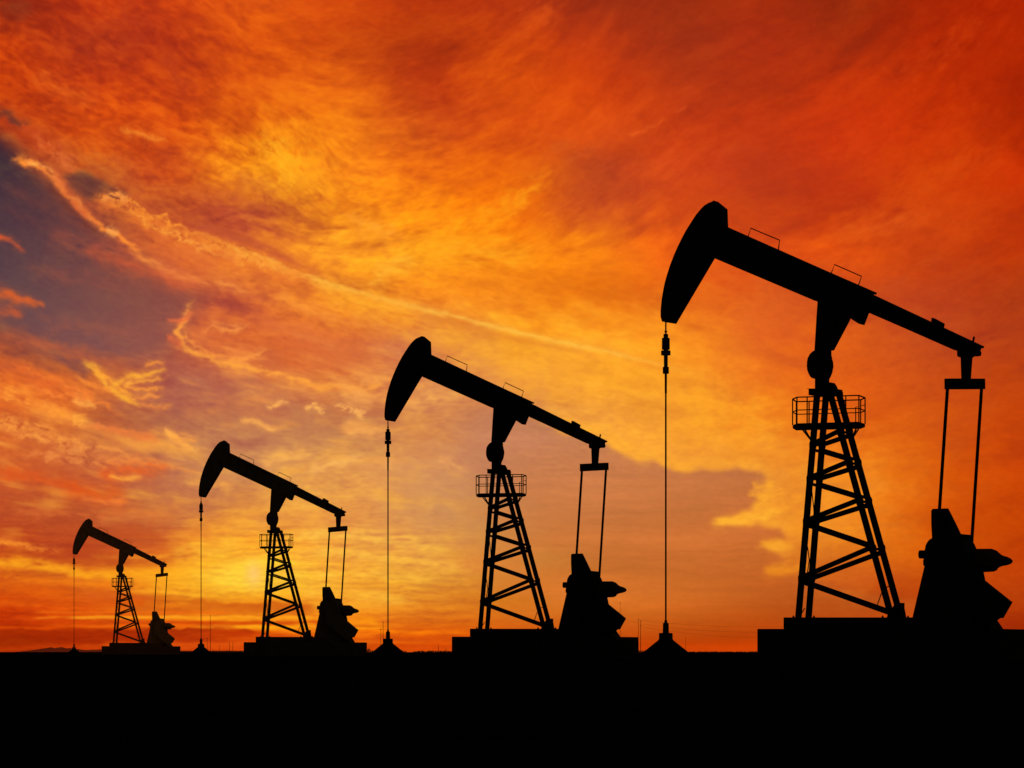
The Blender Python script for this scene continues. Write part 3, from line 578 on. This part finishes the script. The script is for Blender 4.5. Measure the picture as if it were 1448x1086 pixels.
# ---------------------------------------------------------------- pumpjack (built once, then copied)
def make_pumpjack():
    S, K = STEEL[0], CONC[0]
    R = empty('pumpjack', (RX0, RY0, 0), A0)
    # stepped concrete foundation
    b = NB(); prism(b, [(1071.6,889.6),(1458,889.6),(1458,960),(1071.6,960)], 2.6)
    b2 = b; 
    for v in b.verts:
        if v.co.z < .05: v.co.z = -.12
    bevel(b, .02, 1); lower = obj('foundation', b, K, R)
    b = NB(); prism(b, [(1108.2,873.4),(1407,873.4),(1407,889.7),(1108.2,889.7)], 1.9); bevel(b, .015, 1)
    obj('plinth', b, K, lower)
    for px in (1122,1151,1248,1284):
        for dp in (-.75,.75):
            b = NB(); p = P(px, 873.4, dp); tube(b, [p-Vector((0,0,.03)), p+Vector((0,0,.035))], .03, 6)
            tube(b, [p+Vector((0,0,.035)), p+Vector((0,0,.06))], .014, 6); obj('anchor_bolt', b, S, lower)
    # walking beam: web with flanges, stiffeners
    beam = [(1012,314.9),(1165,380.6),(1236.1,413.0),(1236.1,416.5),(1389.4,488.4),(1384.5,502.3),(1353,496.8),(1228.5,441.9),(1202,449.5),(1156.2,427.3),(1008,364.6)]
    b = NB(); prism(b, beam, .26); wb = obj('walking_beam', b, S, R)
    for (x0,y0),(x1,y1) in [((1014,317.6),(1236,414.6)),((1009,362.4),(1156,424.6)),((1234,418.6),(1388,490.6)),((1229,439.7),(1353,494.3))]:
        b = NB(); bar(b, P(x0,y0), P(x1,y1), .06, .40); obj('flange', b, S, wb)
    for t in (.12,.3,.48,.66,.84):
        x = 1012+t*150; y = 316+t*63
        b = NB(); bar(b, P(x+3,y+3), P(x-2,y+40), .03, .38); obj('stiffener', b, S, wb)
    for t in (.2,.45,.7):
        x = 1240+t*140; y = 421+t*66
        b = NB(); bar(b, P(x,y+2), P(x-3,y+17), .03, .38); obj('stiffener', b, S, wb)
    b = NB(); prism(b, [(1316.4,455),(1319.8,449.6),(1336.4,457.2),(1335,464)], .3); obj('beam_pad', b, S, wb)
    for pts in ([(1057.8,335),(1061.6,322.6),(1102.3,339.6),(1100.6,354)], [(1175.3,387),(1180,374),(1218.2,390.7),(1213.4,405)]):
        for dp in (-.15,):
            b = NB(); tube(b, [P(x,y,dp) for x,y in pts], .017, 6); obj('handrail', b, S, wb)
    # horse head: thick curved nose plate and thinner cheeks
    head = [(1012.3,284.4),(1007,285.9),(1002,287.8),(996,291.4),(990.8,296.7),(984,305),(977.6,314.9),(970.5,326),(964.3,337.6),(958.2,350),(953,362),(947.8,375.3),(943.5,388.7),(940.3,400),(937.9,411.4),(936,423),(934.8,434),(934.3,442),(934.4,449),(936.3,455.4),(956,457.4),(1010.8,364.6),(1029.8,324),(1028.7,295.2)]
    b = NB(); prism(b, head, .34); hh = obj('horse_head', b, S, R)
    for (x0,y0),(x1,y1) in (((1010,292),(1003,360)),((985,318),(1003,360)),((965,350),(990,385)),((947,395),(972,415))):
        b = NB(); bar(b, P(x0,y0,-.18), P(x1,y1,-.18), .05, .05); obj('rib', b, S, hh)
    # saddle under the beam, tapered centre bracket, bearing
    b = NB(); prism(b, [(1156,424),(1196,447.3),(1222.5,459),(1229.4,441.2),(1236.1,414),(1160,383)], .44); sd = obj('saddle', b, S, R)
    b = NB(); prism(b, [(1156.2,424),(1154.3,452),(1151.6,497),(1151.6,504),(1175.8,504),(1175.8,495.2),(1179.5,494.8),(1203,450.4),(1190,436)], .42)
    obj('centre_bracket', b, S, R)
    b = NB(); prism(b, [(1150.8,496.2),(1147,499),(1144.2,502),(1142.2,506.5),(1140.9,511),(1140.4,518.3),(1141.2,523.5),(1142.7,528.6),(1145,533),(1148.6,536),(1173,536),(1175.4,531.5),(1177.3,525.7),(1179,518.3),(1178.8,512.4),(1177.8,508.5),(1175.8,505),(1175,498)], .46)
    bevel(b, .02, 2); bh = obj('bearing_housing', b, S, R)
    b = NB(); c = P(1160,517,0); tube(b, [c+Vector((0,-.33,0)), c+Vector((0,.33,0))], .1, 16); obj('bearing_cap', b, S, bh)
    b = NB(); prism(b, [(1152.3,533),(1172.8,533),(1172.8,552),(1152.3,552)], .36); obj('pedestal', b, S, R)
    # samson post tower
    b = NB(); prism(b, [(1143.4,551.2),(1145,550.4),(1186,550.4),(1191,551.8),(1192.3,553.5),(1192.3,559.6),(1143.4,559.6)], .66)
    prism(b, [(1171,541.2),(1180.3,541.2),(1183,545),(1185.2,550),(1185.6,552),(1171,552)], .3)
    tw = obj('tower', b, S, R)
    dT, dB = .30, .37          # half depth of the tower at top and foot
    legs = {'A': ((1155.4,558),(1128.9,874),-1), 'B': ((1168,558),(1143.3,874),1), 'C': ((1174.5,558),(1261,874),-1), 'D': ((1186.5,558),(1274,874),1)}
    def lp(k, y):
        (x0,y0),(x1,y1),s = legs[k]; t = (y-y0)/(y1-y0)
        return P(x0+(x1-x0)*t, y, s*(dT+(dB-dT)*t))
    for k in legs:
        b = NB(); bar(b, lp(k,558), lp(k,874), .148, .11); obj('leg', b, S, tw)
    L = [629.5,677.5,738,818.5]; Rr = [611.5,655.5,709.5,776.5,868]
    def brace(k0, y0, k1, y1, w=.10):
        b = NB(); bar(b, lp(k0,y0), lp(k1,y1), w, .05); obj('brace', b, S, tw)
    for k0,k1 in (('A','C'),('B','D')):
        o = 0 if k0 == 'A' else 7.2
        for i in range(4):
            brace(k0, L[i]+o*.2-2, k1, Rr[i]+o-3, .132 if i else .125)
        for i in range(2): brace(k0, L[i]+6, k1, Rr[i+1]-5, .08)
    for i in (2,3): brace('A', L[i]+3, 'C', Rr[i+1]-2-(2 if i==2 else 0), .155)
    for i in range(2): pass
    for ys,ka,kb in ((L,'A','B'),(Rr[:4],'C','D')):
        for y in ys:
            for k,s in ((ka,1),(kb,1)):
                p = lp(k, y); b = NB()
                hw, hh2 = (.08,.125)
                vs = [(-hw,-.06),(-.05,-hh2),(.05,-hh2),(hw,-.06),(hw,.06),(.05,hh2),(-.05,hh2),(-hw,.06)]
                f = [b.verts.new(p+Vector((x,-.065,z))) for x,z in vs]; g = [b.verts.new(p+Vector((x,.065,z))) for x,z in vs]
                b.faces.new(f); b.faces.new(g[::-1])
                for i in range(8): b.faces.new((f[i],f[(i+1)%8],g[(i+1)%8],g[i]))
                obj('gusset', b, S, tw)
            b = NB(); bar(b, lp(ka,y), lp(kb,y), .07, .07); obj('strut', b, S, tw)
    b = NB(); prism(b, [(1269,852.5),(1277,852.5),(1277,860),(1279.8,874),(1256,874),(1258,866)], .25, .30, inset=False); obj('foot_plate', b, S, tw)
    b = NB(); tube(b, [P(1147.6,690,-.2),P(1150.6,718,-.2),P(1151.4,735,-.2)], .014, 6); obj('conduit', b, S, tw); b = NB()
    tube(b, [P(1138.5,757,-.2),P(1142.2,775,-.2),P(1144.4,792,-.2),P(1141,815,-.2)], .014, 6); obj('conduit', b, S, tw); b = NB()
    tube(b, [P(1257,829,0),P(1249,833,0),P(1246,840,0),P(1240,857,0)], .014, 6); obj('conduit', b, S, tw); b = NB()
    tube(b, [P(1133,868,-.2),P(1138,860,-.2)], .014, 6)
    obj('conduit', b, S, tw)
    # service platform with guard rail
    oc = [(1127,-.85),(1214.5,-.85),(1223.3,.15),(1217,.85),(1126,.85),(1120.8,-.15)]
    b = NB()
    base = [P(x,600.3,d) for x,d in oc]; z0 = sum(p.z for p in base)/6
    f = [b.verts.new((p.x,p.y,z0-.085)) for p in base]; g = [b.verts.new((p.x,p.y,z0)) for p in base]
    b.faces.new(f); b.faces.new(g[::-1])
    for i in range(6): b.faces.new((f[i],f[(i+1)%6],g[(i+1)%6],g[i]))
    pf = obj('service_platform', b, S, R)
    def rail(z, r): 
        b = NB(); pts = [Vector((p.x,p.y,z0+z)) for p in base]
        for i in range(6): tube(b, [pts[i], pts[(i+1)%6]], r, 6)
        return b
    obj('guard_rail', rail(.69,.019), S, pf); obj('guard_rail', rail(.35,.015), S, pf)
    def post(p):
        b = NB(); tube(b, [Vector((p.x,p.y,z0)), Vector((p.x,p.y,z0+.69))], .017, 6); obj('guard_post', b, S, pf)
    for p in base: post(p)
    for i,ts in ((0,(.165,.79)),(3,(.25,.8))):
        for t in ts: post(base[i].lerp(base[(i+1)%6], t))
    for (px,dp) in ((1210,.3),): 
        b = NB(); p = P(px,600,dp); tube(b, [Vector((p.x,p.y,z0)), Vector((p.x,p.y,z0+.46)), Vector((p.x+.22,p.y+.1,z0+.52))], .015, 6)
        obj('step_rail', b, S, pf)
    for dp in (-.45,.45):
        for (x0,y0),(x1,y1) in (((1135.5,606),(1148,624)),((1212.5,606),(1203.5,623)),):
            b = NB(); bar(b, P(x0+dp*4,y0,dp), P(x1,y1,dp*.7), .035); obj('bracket', b, S, pf)
    # tail end: bearing, hanger, equalizer, pitman arms
    b = NB(); prism(b, [(1353,495),(1353,503.5),(1355,505.6),(1375,506),(1378,503.5),(1384,503.2),(1387.4,502.6),(1388.4,498.5),(1386.5,494)], .4); tb = obj('tail_bearing', b, S, R)
    b = NB(); prism(b, [(1358,504),(1375.6,504),(1373.2,536),(1359,536)], .30); obj('hanger', b, S, tb)
    b = NB(); tube(b, [P(1376,483),P(1377.5,476)], .03, 8); obj('grease_fitting', b, S, tb)
    b = NB()
    e0, e1 = P(1340.2,542.9,-1.33), P(1388.6,542.9,1.33)
    d = (e1-e0).normalized(); bar(b, e0-d*.02, e1+d*.02, .28, .17)
    obj('equalizer_bar', b, S, R)
    for (x0,y0,d0),(x1,y1,d1) in (((1339.8,549,-1.25),(1326.4,752,-1.12)),((1388.0,549,1.25),(1372.5,792,1.12))):
        b = NB(); bar(b, P(x0,y0,d0), P(x1,y1,d1), .07, .07); pa = obj('pitman_arm', b, S, R)
        b = NB(); p = P(x1,y1,d1); tube(b, [p+Vector((0,-.12,0)),p+Vector((0,.12,0))], .11, 12); obj('wrist_pin', b, S, pa)
    # cranks, counterweight, gear reducer, brake and frame
    b = NB(); prism(b, [(1319.2,761.4),(1318.1,740),(1318.1,722),(1320.3,719.6),(1339.9,719),(1349,737),(1358.8,757.2),(1374,795),(1362,812),(1338,812),(1326,795)], .16, -.92, inset=False); obj('crank_arm', b, S, R)
    b = NB(); prism(b, [(1330,790),(1346,776),(1380.6,812.4),(1429.7,851.4),(1416.7,874.2),(1412.2,873.2),(1400,884),(1330,835)], .30, -.88, inset=False); bevel(b, .012, 1); obj('counterweight', b, S, R)
    b = NB(); prism(b, [(1345,790),(1372,775),(1388,800),(1396,840),(1370,850),(1350,830)], .16, .92, inset=False); obj('crank_arm', b, S, R)
    b = NB(); prism(b, [(1319.2,760.4),(1311.8,764.6),(1307.5,772),(1306.8,787),(1306,790),(1304.2,792),(1304.2,799.4),(1306,801.6),(1318,806),(1372,812),(1382.6,809.5),(1382.8,776.3),(1379.6,768.9),(1372,758.3),(1368,755.5),(1358.8,756.8),(1340,753)], 1.15)
    bevel(b, .03, 2); gr = obj('gear_reducer', b, S, R)
    b = NB(); p = P(1309,784,0); tube(b, [p, P(1300.2,784,0)], .11, 12); obj('shaft_cap', b, S, gr)
    b = NB(); p = P(1350,790,0); tube(b, [p+Vector((0,-.95,0)), p+Vector((0,.95,0))], .16, 16); obj('crank_shaft', b, S, gr)
    b = NB()
    prof = [(1381,15.8),(1402,15.9),(1408,13.8),(1413.5,9.5),(1418,7.3),(1424,6.0),(1429,4.0),(1431.6,1.5)]
    tube(b, [P(x,792-(.0 if i<2 else (i-1)*-.35),0) for i,(x,r) in enumerate(prof)], [r/F*NEAR for x,r in prof], 20)
    prism(b, [(1384,805),(1411,800),(1411,805.5),(1406,808.2),(1386,809)], .3)
    obj('motor', b, MOTOR, R, smooth=False)
    b = NB(); prism(b, [(1306.8,800),(1289.4,874.5),(1289.4,880),(1413,880),(1410.7,875.6),(1380,808)], 1.3)
    prism(b, [(1330,872),(1408,872),(1421.2,891.5),(1421.2,893),(1330,893)], 1.0)
    obj('reducer_stand', b, S, R)
    # cable, carrier bar and polished rod hanging from the head
    x = 941.5
    def px2(w): return w/F*NEAR/2
    b = NB(); tube(b, [P(x,452),P(x,472)], px2(2.4), 8); ca = obj('bridle_cable', b, S, R)
    b = NB(); tube(b, [P(x,467.8),P(x,470.2)], px2(4.2), 8); obj('cable_clamp', b, S, ca)
    b = NB()
    pr = [(472,5),(473,6.8),(477.9,7),(478,11.4),(494.4,11.6),(494.5,7),(495.7,7.5),(495.8,13.8),(502.4,13.8),(502.6,5.9),(518.8,5.7),(518.9,9),(528.4,9),(528.5,3.6),(556,3.2)]
    tube(b, [P(x,y) for y,w in pr], [px2(w) for y,w in pr], 12); obj('carrier_bar', b, S, R)
    b = NB(); tube(b, [P(x,555),P(x,886)], px2(2.7), 8); obj('polished_rod', b, S, R)
    return R

def make_wellhead():
    x = 941.5; q = P(x, 922, 0)
    R = empty('wellhead', (RX0+q.x*E1[0], RY0+q.x*E1[1], 0), A0)
    def Q(y): v = P(x, y, 0); return Vector((0, 0, v.z))
    def lathe(pr, n=20):
        b = NB(); tube(b, [Q(y) for y,w in pr], [w/F*(RY0+q.x*E1[1])/2 for y,w in pr], n); return b
    obj('mound', lathe([(903.5,20),(905,21),(921,61),(934,94)], 28), MOUND_SOIL, R)
    obj('casing_flange', lathe([(895,17),(895.8,19.6),(904.8,19.6),(904.9,18)], 20), STEEL[0], R)
    obj('stuffing_box', lathe([(877,3),(877.2,4),(880.6,4.2),(880.9,7.4),(881.8,8.2),(895.5,8.8)], 16), STEEL[0], R)
    return R

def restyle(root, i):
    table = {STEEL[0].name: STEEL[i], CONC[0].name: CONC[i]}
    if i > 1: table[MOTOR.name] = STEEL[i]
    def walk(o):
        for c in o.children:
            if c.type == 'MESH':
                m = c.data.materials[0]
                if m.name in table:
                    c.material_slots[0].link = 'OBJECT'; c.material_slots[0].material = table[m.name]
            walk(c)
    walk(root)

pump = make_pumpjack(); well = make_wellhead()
tag(pump, 'largest and nearest black pumpjack at the right edge, on a wide stepped foundation', 'pumpjack', 'pumpjacks standing in a row')
tag(well, 'largest dark wellhead on a soil mound below the rightmost pumpjack head', 'wellhead', 'wellheads under the pumpjack rods')
WD = q0 = Vector(well.location)-Vector(pump.location)
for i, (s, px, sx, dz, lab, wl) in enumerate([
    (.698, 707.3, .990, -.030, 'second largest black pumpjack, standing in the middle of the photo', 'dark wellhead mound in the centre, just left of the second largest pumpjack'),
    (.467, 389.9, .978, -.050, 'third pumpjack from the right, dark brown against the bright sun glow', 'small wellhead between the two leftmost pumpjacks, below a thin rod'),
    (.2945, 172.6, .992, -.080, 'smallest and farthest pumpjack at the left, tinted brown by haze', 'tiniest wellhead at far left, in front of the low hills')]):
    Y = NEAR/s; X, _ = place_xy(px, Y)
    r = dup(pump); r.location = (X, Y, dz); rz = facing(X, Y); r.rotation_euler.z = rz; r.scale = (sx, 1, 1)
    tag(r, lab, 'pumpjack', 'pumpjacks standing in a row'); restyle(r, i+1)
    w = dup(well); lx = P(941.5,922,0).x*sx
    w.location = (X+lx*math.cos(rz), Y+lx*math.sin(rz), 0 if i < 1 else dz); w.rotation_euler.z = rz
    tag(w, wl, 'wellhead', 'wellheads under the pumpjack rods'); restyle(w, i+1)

# ---------------------------------------------------------------- ground
b = NB()
rads = [0.0]
r = .8
while r < 45000: rads.append(r); r *= 1.13 if r < 400 else 1.3
NA = 220
rng = random.Random(3)
prev = None
from mathutils import noise
for r in rads:
    if r == 0: ring = [b.verts.new((0, 0, -.02))]
    else:
        ring = []
        for k in range(NA):
            a = 2*math.pi*k/NA; x, y = r*math.sin(a), r*math.cos(a)
            z = (.03*noise.noise(Vector((x*.6, y*.35, 0)))+.02*noise.noise(Vector((x*2.1, y*1.3, 5)))) if r < 600 else 0
            z *= min(1, r/6)
            ring.append(b.verts.new((x, y, z-.03)))
    if prev:
        for k in range(NA):
            if len(prev) == 1: b.faces.new((prev[0], ring[k], ring[(k+1) % NA]))
            else: b.faces.new((prev[k], ring[k], ring[(k+1) % NA], prev[(k+1) % NA]))
    prev = ring
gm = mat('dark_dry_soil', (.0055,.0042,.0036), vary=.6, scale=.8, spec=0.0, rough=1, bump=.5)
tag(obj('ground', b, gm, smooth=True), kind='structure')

# ---------------------------------------------------------------- far things on the horizon
def far_profile(name, pts, Y, m, depth, jag=0.0, **k):
    b = NB(); n = len(pts); f = []; g = []; h = []
    for px, py in pts:
        X = (px-CX)*Y/F; z = EYE+(HY-py)*Y/F
        f.append(b.verts.new((X, Y-depth, -1))); g.append(b.verts.new((X, Y, z))); h.append(b.verts.new((X, Y+depth, -1)))
    for i in range(n-1):
        b.faces.new((f[i], f[i+1], g[i+1], g[i])); b.faces.new((g[i], g[i+1], h[i+1], h[i]))
    return obj(name, b, m)
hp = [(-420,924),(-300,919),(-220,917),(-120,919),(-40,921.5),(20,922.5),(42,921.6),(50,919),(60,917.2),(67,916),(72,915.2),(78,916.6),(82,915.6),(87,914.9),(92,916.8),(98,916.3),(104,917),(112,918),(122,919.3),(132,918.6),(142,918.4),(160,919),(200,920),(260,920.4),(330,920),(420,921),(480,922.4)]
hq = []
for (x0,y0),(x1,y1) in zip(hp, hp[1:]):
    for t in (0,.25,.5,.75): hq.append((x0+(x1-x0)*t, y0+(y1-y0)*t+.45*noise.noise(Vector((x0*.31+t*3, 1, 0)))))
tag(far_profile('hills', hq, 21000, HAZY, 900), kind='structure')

def clump_line(name, spans, Y, m):
    """far scrub and tree line: leaf-clump faces scattered through low crowns"""
    b = NB(); rr = random.Random(11); k = Y/F
    for x0, x1, h0, dens in spans:
        n = int((x1-x0)*dens)
        for i in range(n):
            px = x0+(x1-x0)*rr.random(); h = h0*(.35+.65*abs(noise.noise(Vector((px*.21, 3, 0))))*1.6)
            for j in range(10):
                x = (px-CX+rr.gauss(0, .8))*k; z = EYE+h*k*rr.random(); y = Y+rr.gauss(0, 6); s = k*rr.uniform(.35, .8)
                q = [b.verts.new((x+s*rr.uniform(-1,1), y+s*rr.uniform(-1,1), z+s*rr.uniform(-.7,.7))) for _ in range(4)]
                b.faces.new(q)
        # trunks and low thicket
            bar(b, ((px-CX)*k, Y, -.2), ((px-CX)*k, Y, EYE+h*k*.7), k*.3)
    return obj(name, b, m)
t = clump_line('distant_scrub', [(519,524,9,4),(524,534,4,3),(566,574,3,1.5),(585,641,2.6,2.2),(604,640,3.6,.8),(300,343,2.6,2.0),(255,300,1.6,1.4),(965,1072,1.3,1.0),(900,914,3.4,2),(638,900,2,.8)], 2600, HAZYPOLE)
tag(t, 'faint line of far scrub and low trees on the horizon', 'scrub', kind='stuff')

def mast(name, px, top, w, label, cat, Y=1500, arms=(), group=None):
    k = Y/F; x = (px-CX)*k; H = (HY-top)*k
    R_ = empty(name, (x, Y, -.1))
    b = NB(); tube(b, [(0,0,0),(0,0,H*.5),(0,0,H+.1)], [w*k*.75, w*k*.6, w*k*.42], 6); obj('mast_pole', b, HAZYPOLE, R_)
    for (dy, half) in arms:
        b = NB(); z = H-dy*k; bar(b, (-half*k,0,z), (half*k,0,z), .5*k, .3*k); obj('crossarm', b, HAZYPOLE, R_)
    tag(R_, label, cat, group)
mast('radio_mast', 297.4, 869, .62, 'tall thin mast right of the small wellhead between the two leftmost pumpjacks', 'mast', arms=((1,1.2),(8,.8)))
mast('utility_pole', 293, 900.5, .5, 'short pole beside the tall mast, left of the third pumpjack', 'pole', arms=((1,1.2),))
mast('radio_mast', 541.7, 878, .72, 'tall thin mast just left of the central wellhead', 'mast', arms=((1,1.0),))
mast('utility_pole', 538.4, 888, .55, 'shorter pole left of the tall mast by the central wellhead', 'pole', arms=((1,1.6),))
mast('utility_pole', 619.8, 910.8, .6, 'tiny far pole between the central wellhead and the second largest foundation', 'pole')
mast('utility_pole', 630.8, 915.6, .5, 'lowest far pole close to the left end of the second largest foundation', 'pole')
mast('utility_pole', 310.5, 911.5, .4, 'leftmost of three short far poles beside the third pumpjack foundation', 'pole')
mast('utility_pole', 324.4, 906.5, .5, 'middle of three short far poles beside the third pumpjack foundation', 'pole')
mast('utility_pole', 329.2, 905.6, .5, 'rightmost of three short far poles beside the third pumpjack foundation', 'pole')
mast('utility_pole', 902.8, 873.6, .52, 'tall pole touching the right end of the second largest foundation', 'pole', arms=((1,1.0),))
mast('utility_pole', 905.8, 877, .7, 'power line pole with an insulator ring, left of the largest wellhead', 'pole', arms=((0,1.6),(6,1.4)))
mast('utility_pole', 969.6, 899.8, .4, 'faint short pole just right of the largest wellhead', 'pole')
mast('utility_pole', 877, 850.5, .45, 'thin pole rising behind the motor of the second largest pumpjack', 'pole', arms=((1,.8),))
mast('utility_pole', 1240, 873, .7, 'power line pole hidden behind the tower of the largest pumpjack', 'pole', arms=((0,1.6),(6,1.4)))
k = 1500/F
for (ya, ys, yb) in ((877,886.5,875),(882,894,881),(886,901.5,888)):
    b = NB(); pts = []
    for i in range(33):
        t_ = i/32; px = 905.8+(1240-905.8)*t_
        py = ya+(yb-ya)*t_+4*t_*(1-t_)*(ys-(ya+yb)/2)
        pts.append(((px-CX)*k, 1500, EYE+(HY-py)*k))
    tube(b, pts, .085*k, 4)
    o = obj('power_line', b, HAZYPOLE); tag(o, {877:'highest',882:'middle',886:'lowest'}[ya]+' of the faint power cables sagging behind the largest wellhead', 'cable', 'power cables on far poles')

# ---------------------------------------------------------------- sky: painted cloud deck in front of a Nishita sky
STEP = 1.5
xs, ys, lin_rgb = paint_sky(STEP)
RD = 30000.0
extx = np.array([60,160,320,560,900,1400,2100,3000.]); exty = np.array([60,150,300,520,850,1300,1900,2700.])
XS = np.concatenate([xs[0]-extx[::-1], xs, xs[-1]+extx]); YS = np.concatenate([ys[0]-exty[::-1], ys])
Hh, Ww = len(YS), len(XS)
ix = np.clip(np.arange(Ww)-len(extx), 0, len(xs)-1); iy = np.clip(np.arange(Hh)-len(exty), 0, len(ys)-1)
C = lin_rgb[iy][:, ix]
al = np.ones((Hh, Ww))
fx = np.clip(np.maximum(xs[0]-XS, XS-xs[-1])/2600, 0, 1); fy = np.clip((ys[0]-YS)/2300, 0, 1)
al = np.clip(1-smooth(fx)[None, :], 0, 1)*np.clip(1-smooth(fy)[:, None], 0, 1)
GX, GY = np.meshgrid((XS-CX)/F, (HY-YS)/F)
L_ = np.sqrt(GX**2+1+GY**2)
co = np.stack([GX/L_*RD, RD/L_, GY/L_*RD+EYE], -1).reshape(-1, 3).astype(np.float32)
idx = np.arange(Hh*Ww).reshape(Hh, Ww)
quads = np.stack([idx[1:, :-1], idx[1:, 1:], idx[:-1, 1:], idx[:-1, :-1]], -1).reshape(-1, 4).astype(np.int32)
me = bpy.data.meshes.new('sky')
me.vertices.add(len(co)); me.vertices.foreach_set('co', co.ravel())
me.loops.add(quads.size); me.loops.foreach_set('vertex_index', quads.ravel())
me.polygons.add(len(quads)); me.polygons.foreach_set('loop_start', np.arange(0, quads.size, 4, dtype=np.int32))
me.update()
ca = me.color_attributes.new('cloud', 'FLOAT_COLOR', 'POINT')
ca.data.foreach_set('color', np.concatenate([C, al[..., None]], -1).reshape(-1).astype(np.float32))
me.polygons.foreach_set('use_smooth', np.ones(len(quads), dtype=bool))
m = bpy.data.materials.new('sunset_cloud'); m.use_nodes = True; nt = m.node_tree; nt.nodes.clear()
out = nt.nodes.new('ShaderNodeOutputMaterial'); mx = nt.nodes.new('ShaderNodeMixShader'); tr = nt.nodes.new('ShaderNodeBsdfTransparent')
em = nt.nodes.new('ShaderNodeEmission'); at = nt.nodes.new('ShaderNodeVertexColor'); at.layer_name = 'cloud'
tc = nt.nodes.new('ShaderNodeTexCoord'); mp = nt.nodes.new('ShaderNodeMapping'); mp.inputs['Scale'].default_value = (.006,.006,.009)
nz = nt.nodes.new('ShaderNodeTexNoise'); nz.inputs['Scale'].default_value = 2.6; nz.inputs['Detail'].default_value = 5
mr = nt.nodes.new('ShaderNodeMapRange'); mr.inputs['From Min'].default_value = .25; mr.inputs['From Max'].default_value = .75
mr.inputs['To Min'].default_value = .965; mr.inputs['To Max'].default_value = 1.035
vm = nt.nodes.new('ShaderNodeVectorMath'); vm.operation = 'SCALE'
nt.links.new(tc.outputs['Object'], mp.inputs['Vector']); nt.links.new(mp.outputs['Vector'], nz.inputs['Vector'])
nt.links.new(nz.outputs['Fac'], mr.inputs['Value']); nt.links.new(at.outputs['Color'], vm.inputs[0]); nt.links.new(mr.outputs['Result'], vm.inputs['Scale'])
nt.links.new(vm.outputs['Vector'], em.inputs['Color']); nt.links.new(at.outputs['Alpha'], mx.inputs['Fac'])
nt.links.new(tr.outputs[0], mx.inputs[1]); nt.links.new(em.outputs[0], mx.inputs[2]); nt.links.new(mx.outputs[0], out.inputs[0])
m.cycles.emission_sampling = 'NONE'
me.materials.append(m)
sky = bpy.data.objects.new('sky', me); COL.objects.link(sky); tag(sky, kind='structure')

# ---------------------------------------------------------------- world, sun, camera
SUN_EL = math.radians(1.0); SUN_AZ = math.atan2(358-CX, F)      # behind the third pumpjack
w = bpy.data.worlds.new('World'); sc.world = w; w.use_nodes = True
nt = w.node_tree; bg = nt.nodes['Background']
st = nt.nodes.new('ShaderNodeTexSky'); st.sky_type = 'NISHITA'; st.sun_disc = False
st.sun_elevation = SUN_EL; st.sun_rotation = SUN_AZ; st.air_density = 1.5; st.dust_density = 4.0
nt.links.new(st.outputs['Color'], bg.inputs['Color']); bg.inputs['Strength'].default_value = 0.14
ld = bpy.data.lights.new('sun', 'SUN'); ld.energy = 2.0; ld.angle = math.radians(.5); ld.color = (1, .55, .25)
lo = bpy.data.objects.new('sun', ld); COL.objects.link(lo)
sd = Vector((math.sin(SUN_AZ)*math.cos(SUN_EL), math.cos(SUN_AZ)*math.cos(SUN_EL), math.sin(SUN_EL)))
lo.rotation_euler = (-sd).to_track_quat('-Z', 'Y').to_euler(); lo.location = sd*300
cam = bpy.data.cameras.new('camera'); co_ = bpy.data.objects.new('camera', cam); COL.objects.link(co_)
cam.lens = 135; cam.sensor_width = 36; cam.sensor_fit = 'HORIZONTAL'
cam.shift_y = (HY-543.0)/1448.0
cam.clip_start = .05; cam.clip_end = 120000
co_.location = (0, 0, EYE); co_.rotation_euler = (math.pi/2, 0, 0)
sc.camera = co_
sc.view_settings.view_transform = 'Standard'; sc.view_settings.look = 'None'; sc.view_settings.exposure = 0; sc.view_settings.gamma = 1
sc.cycles.max_bounces = 4; sc.cycles.diffuse_bounces = 2
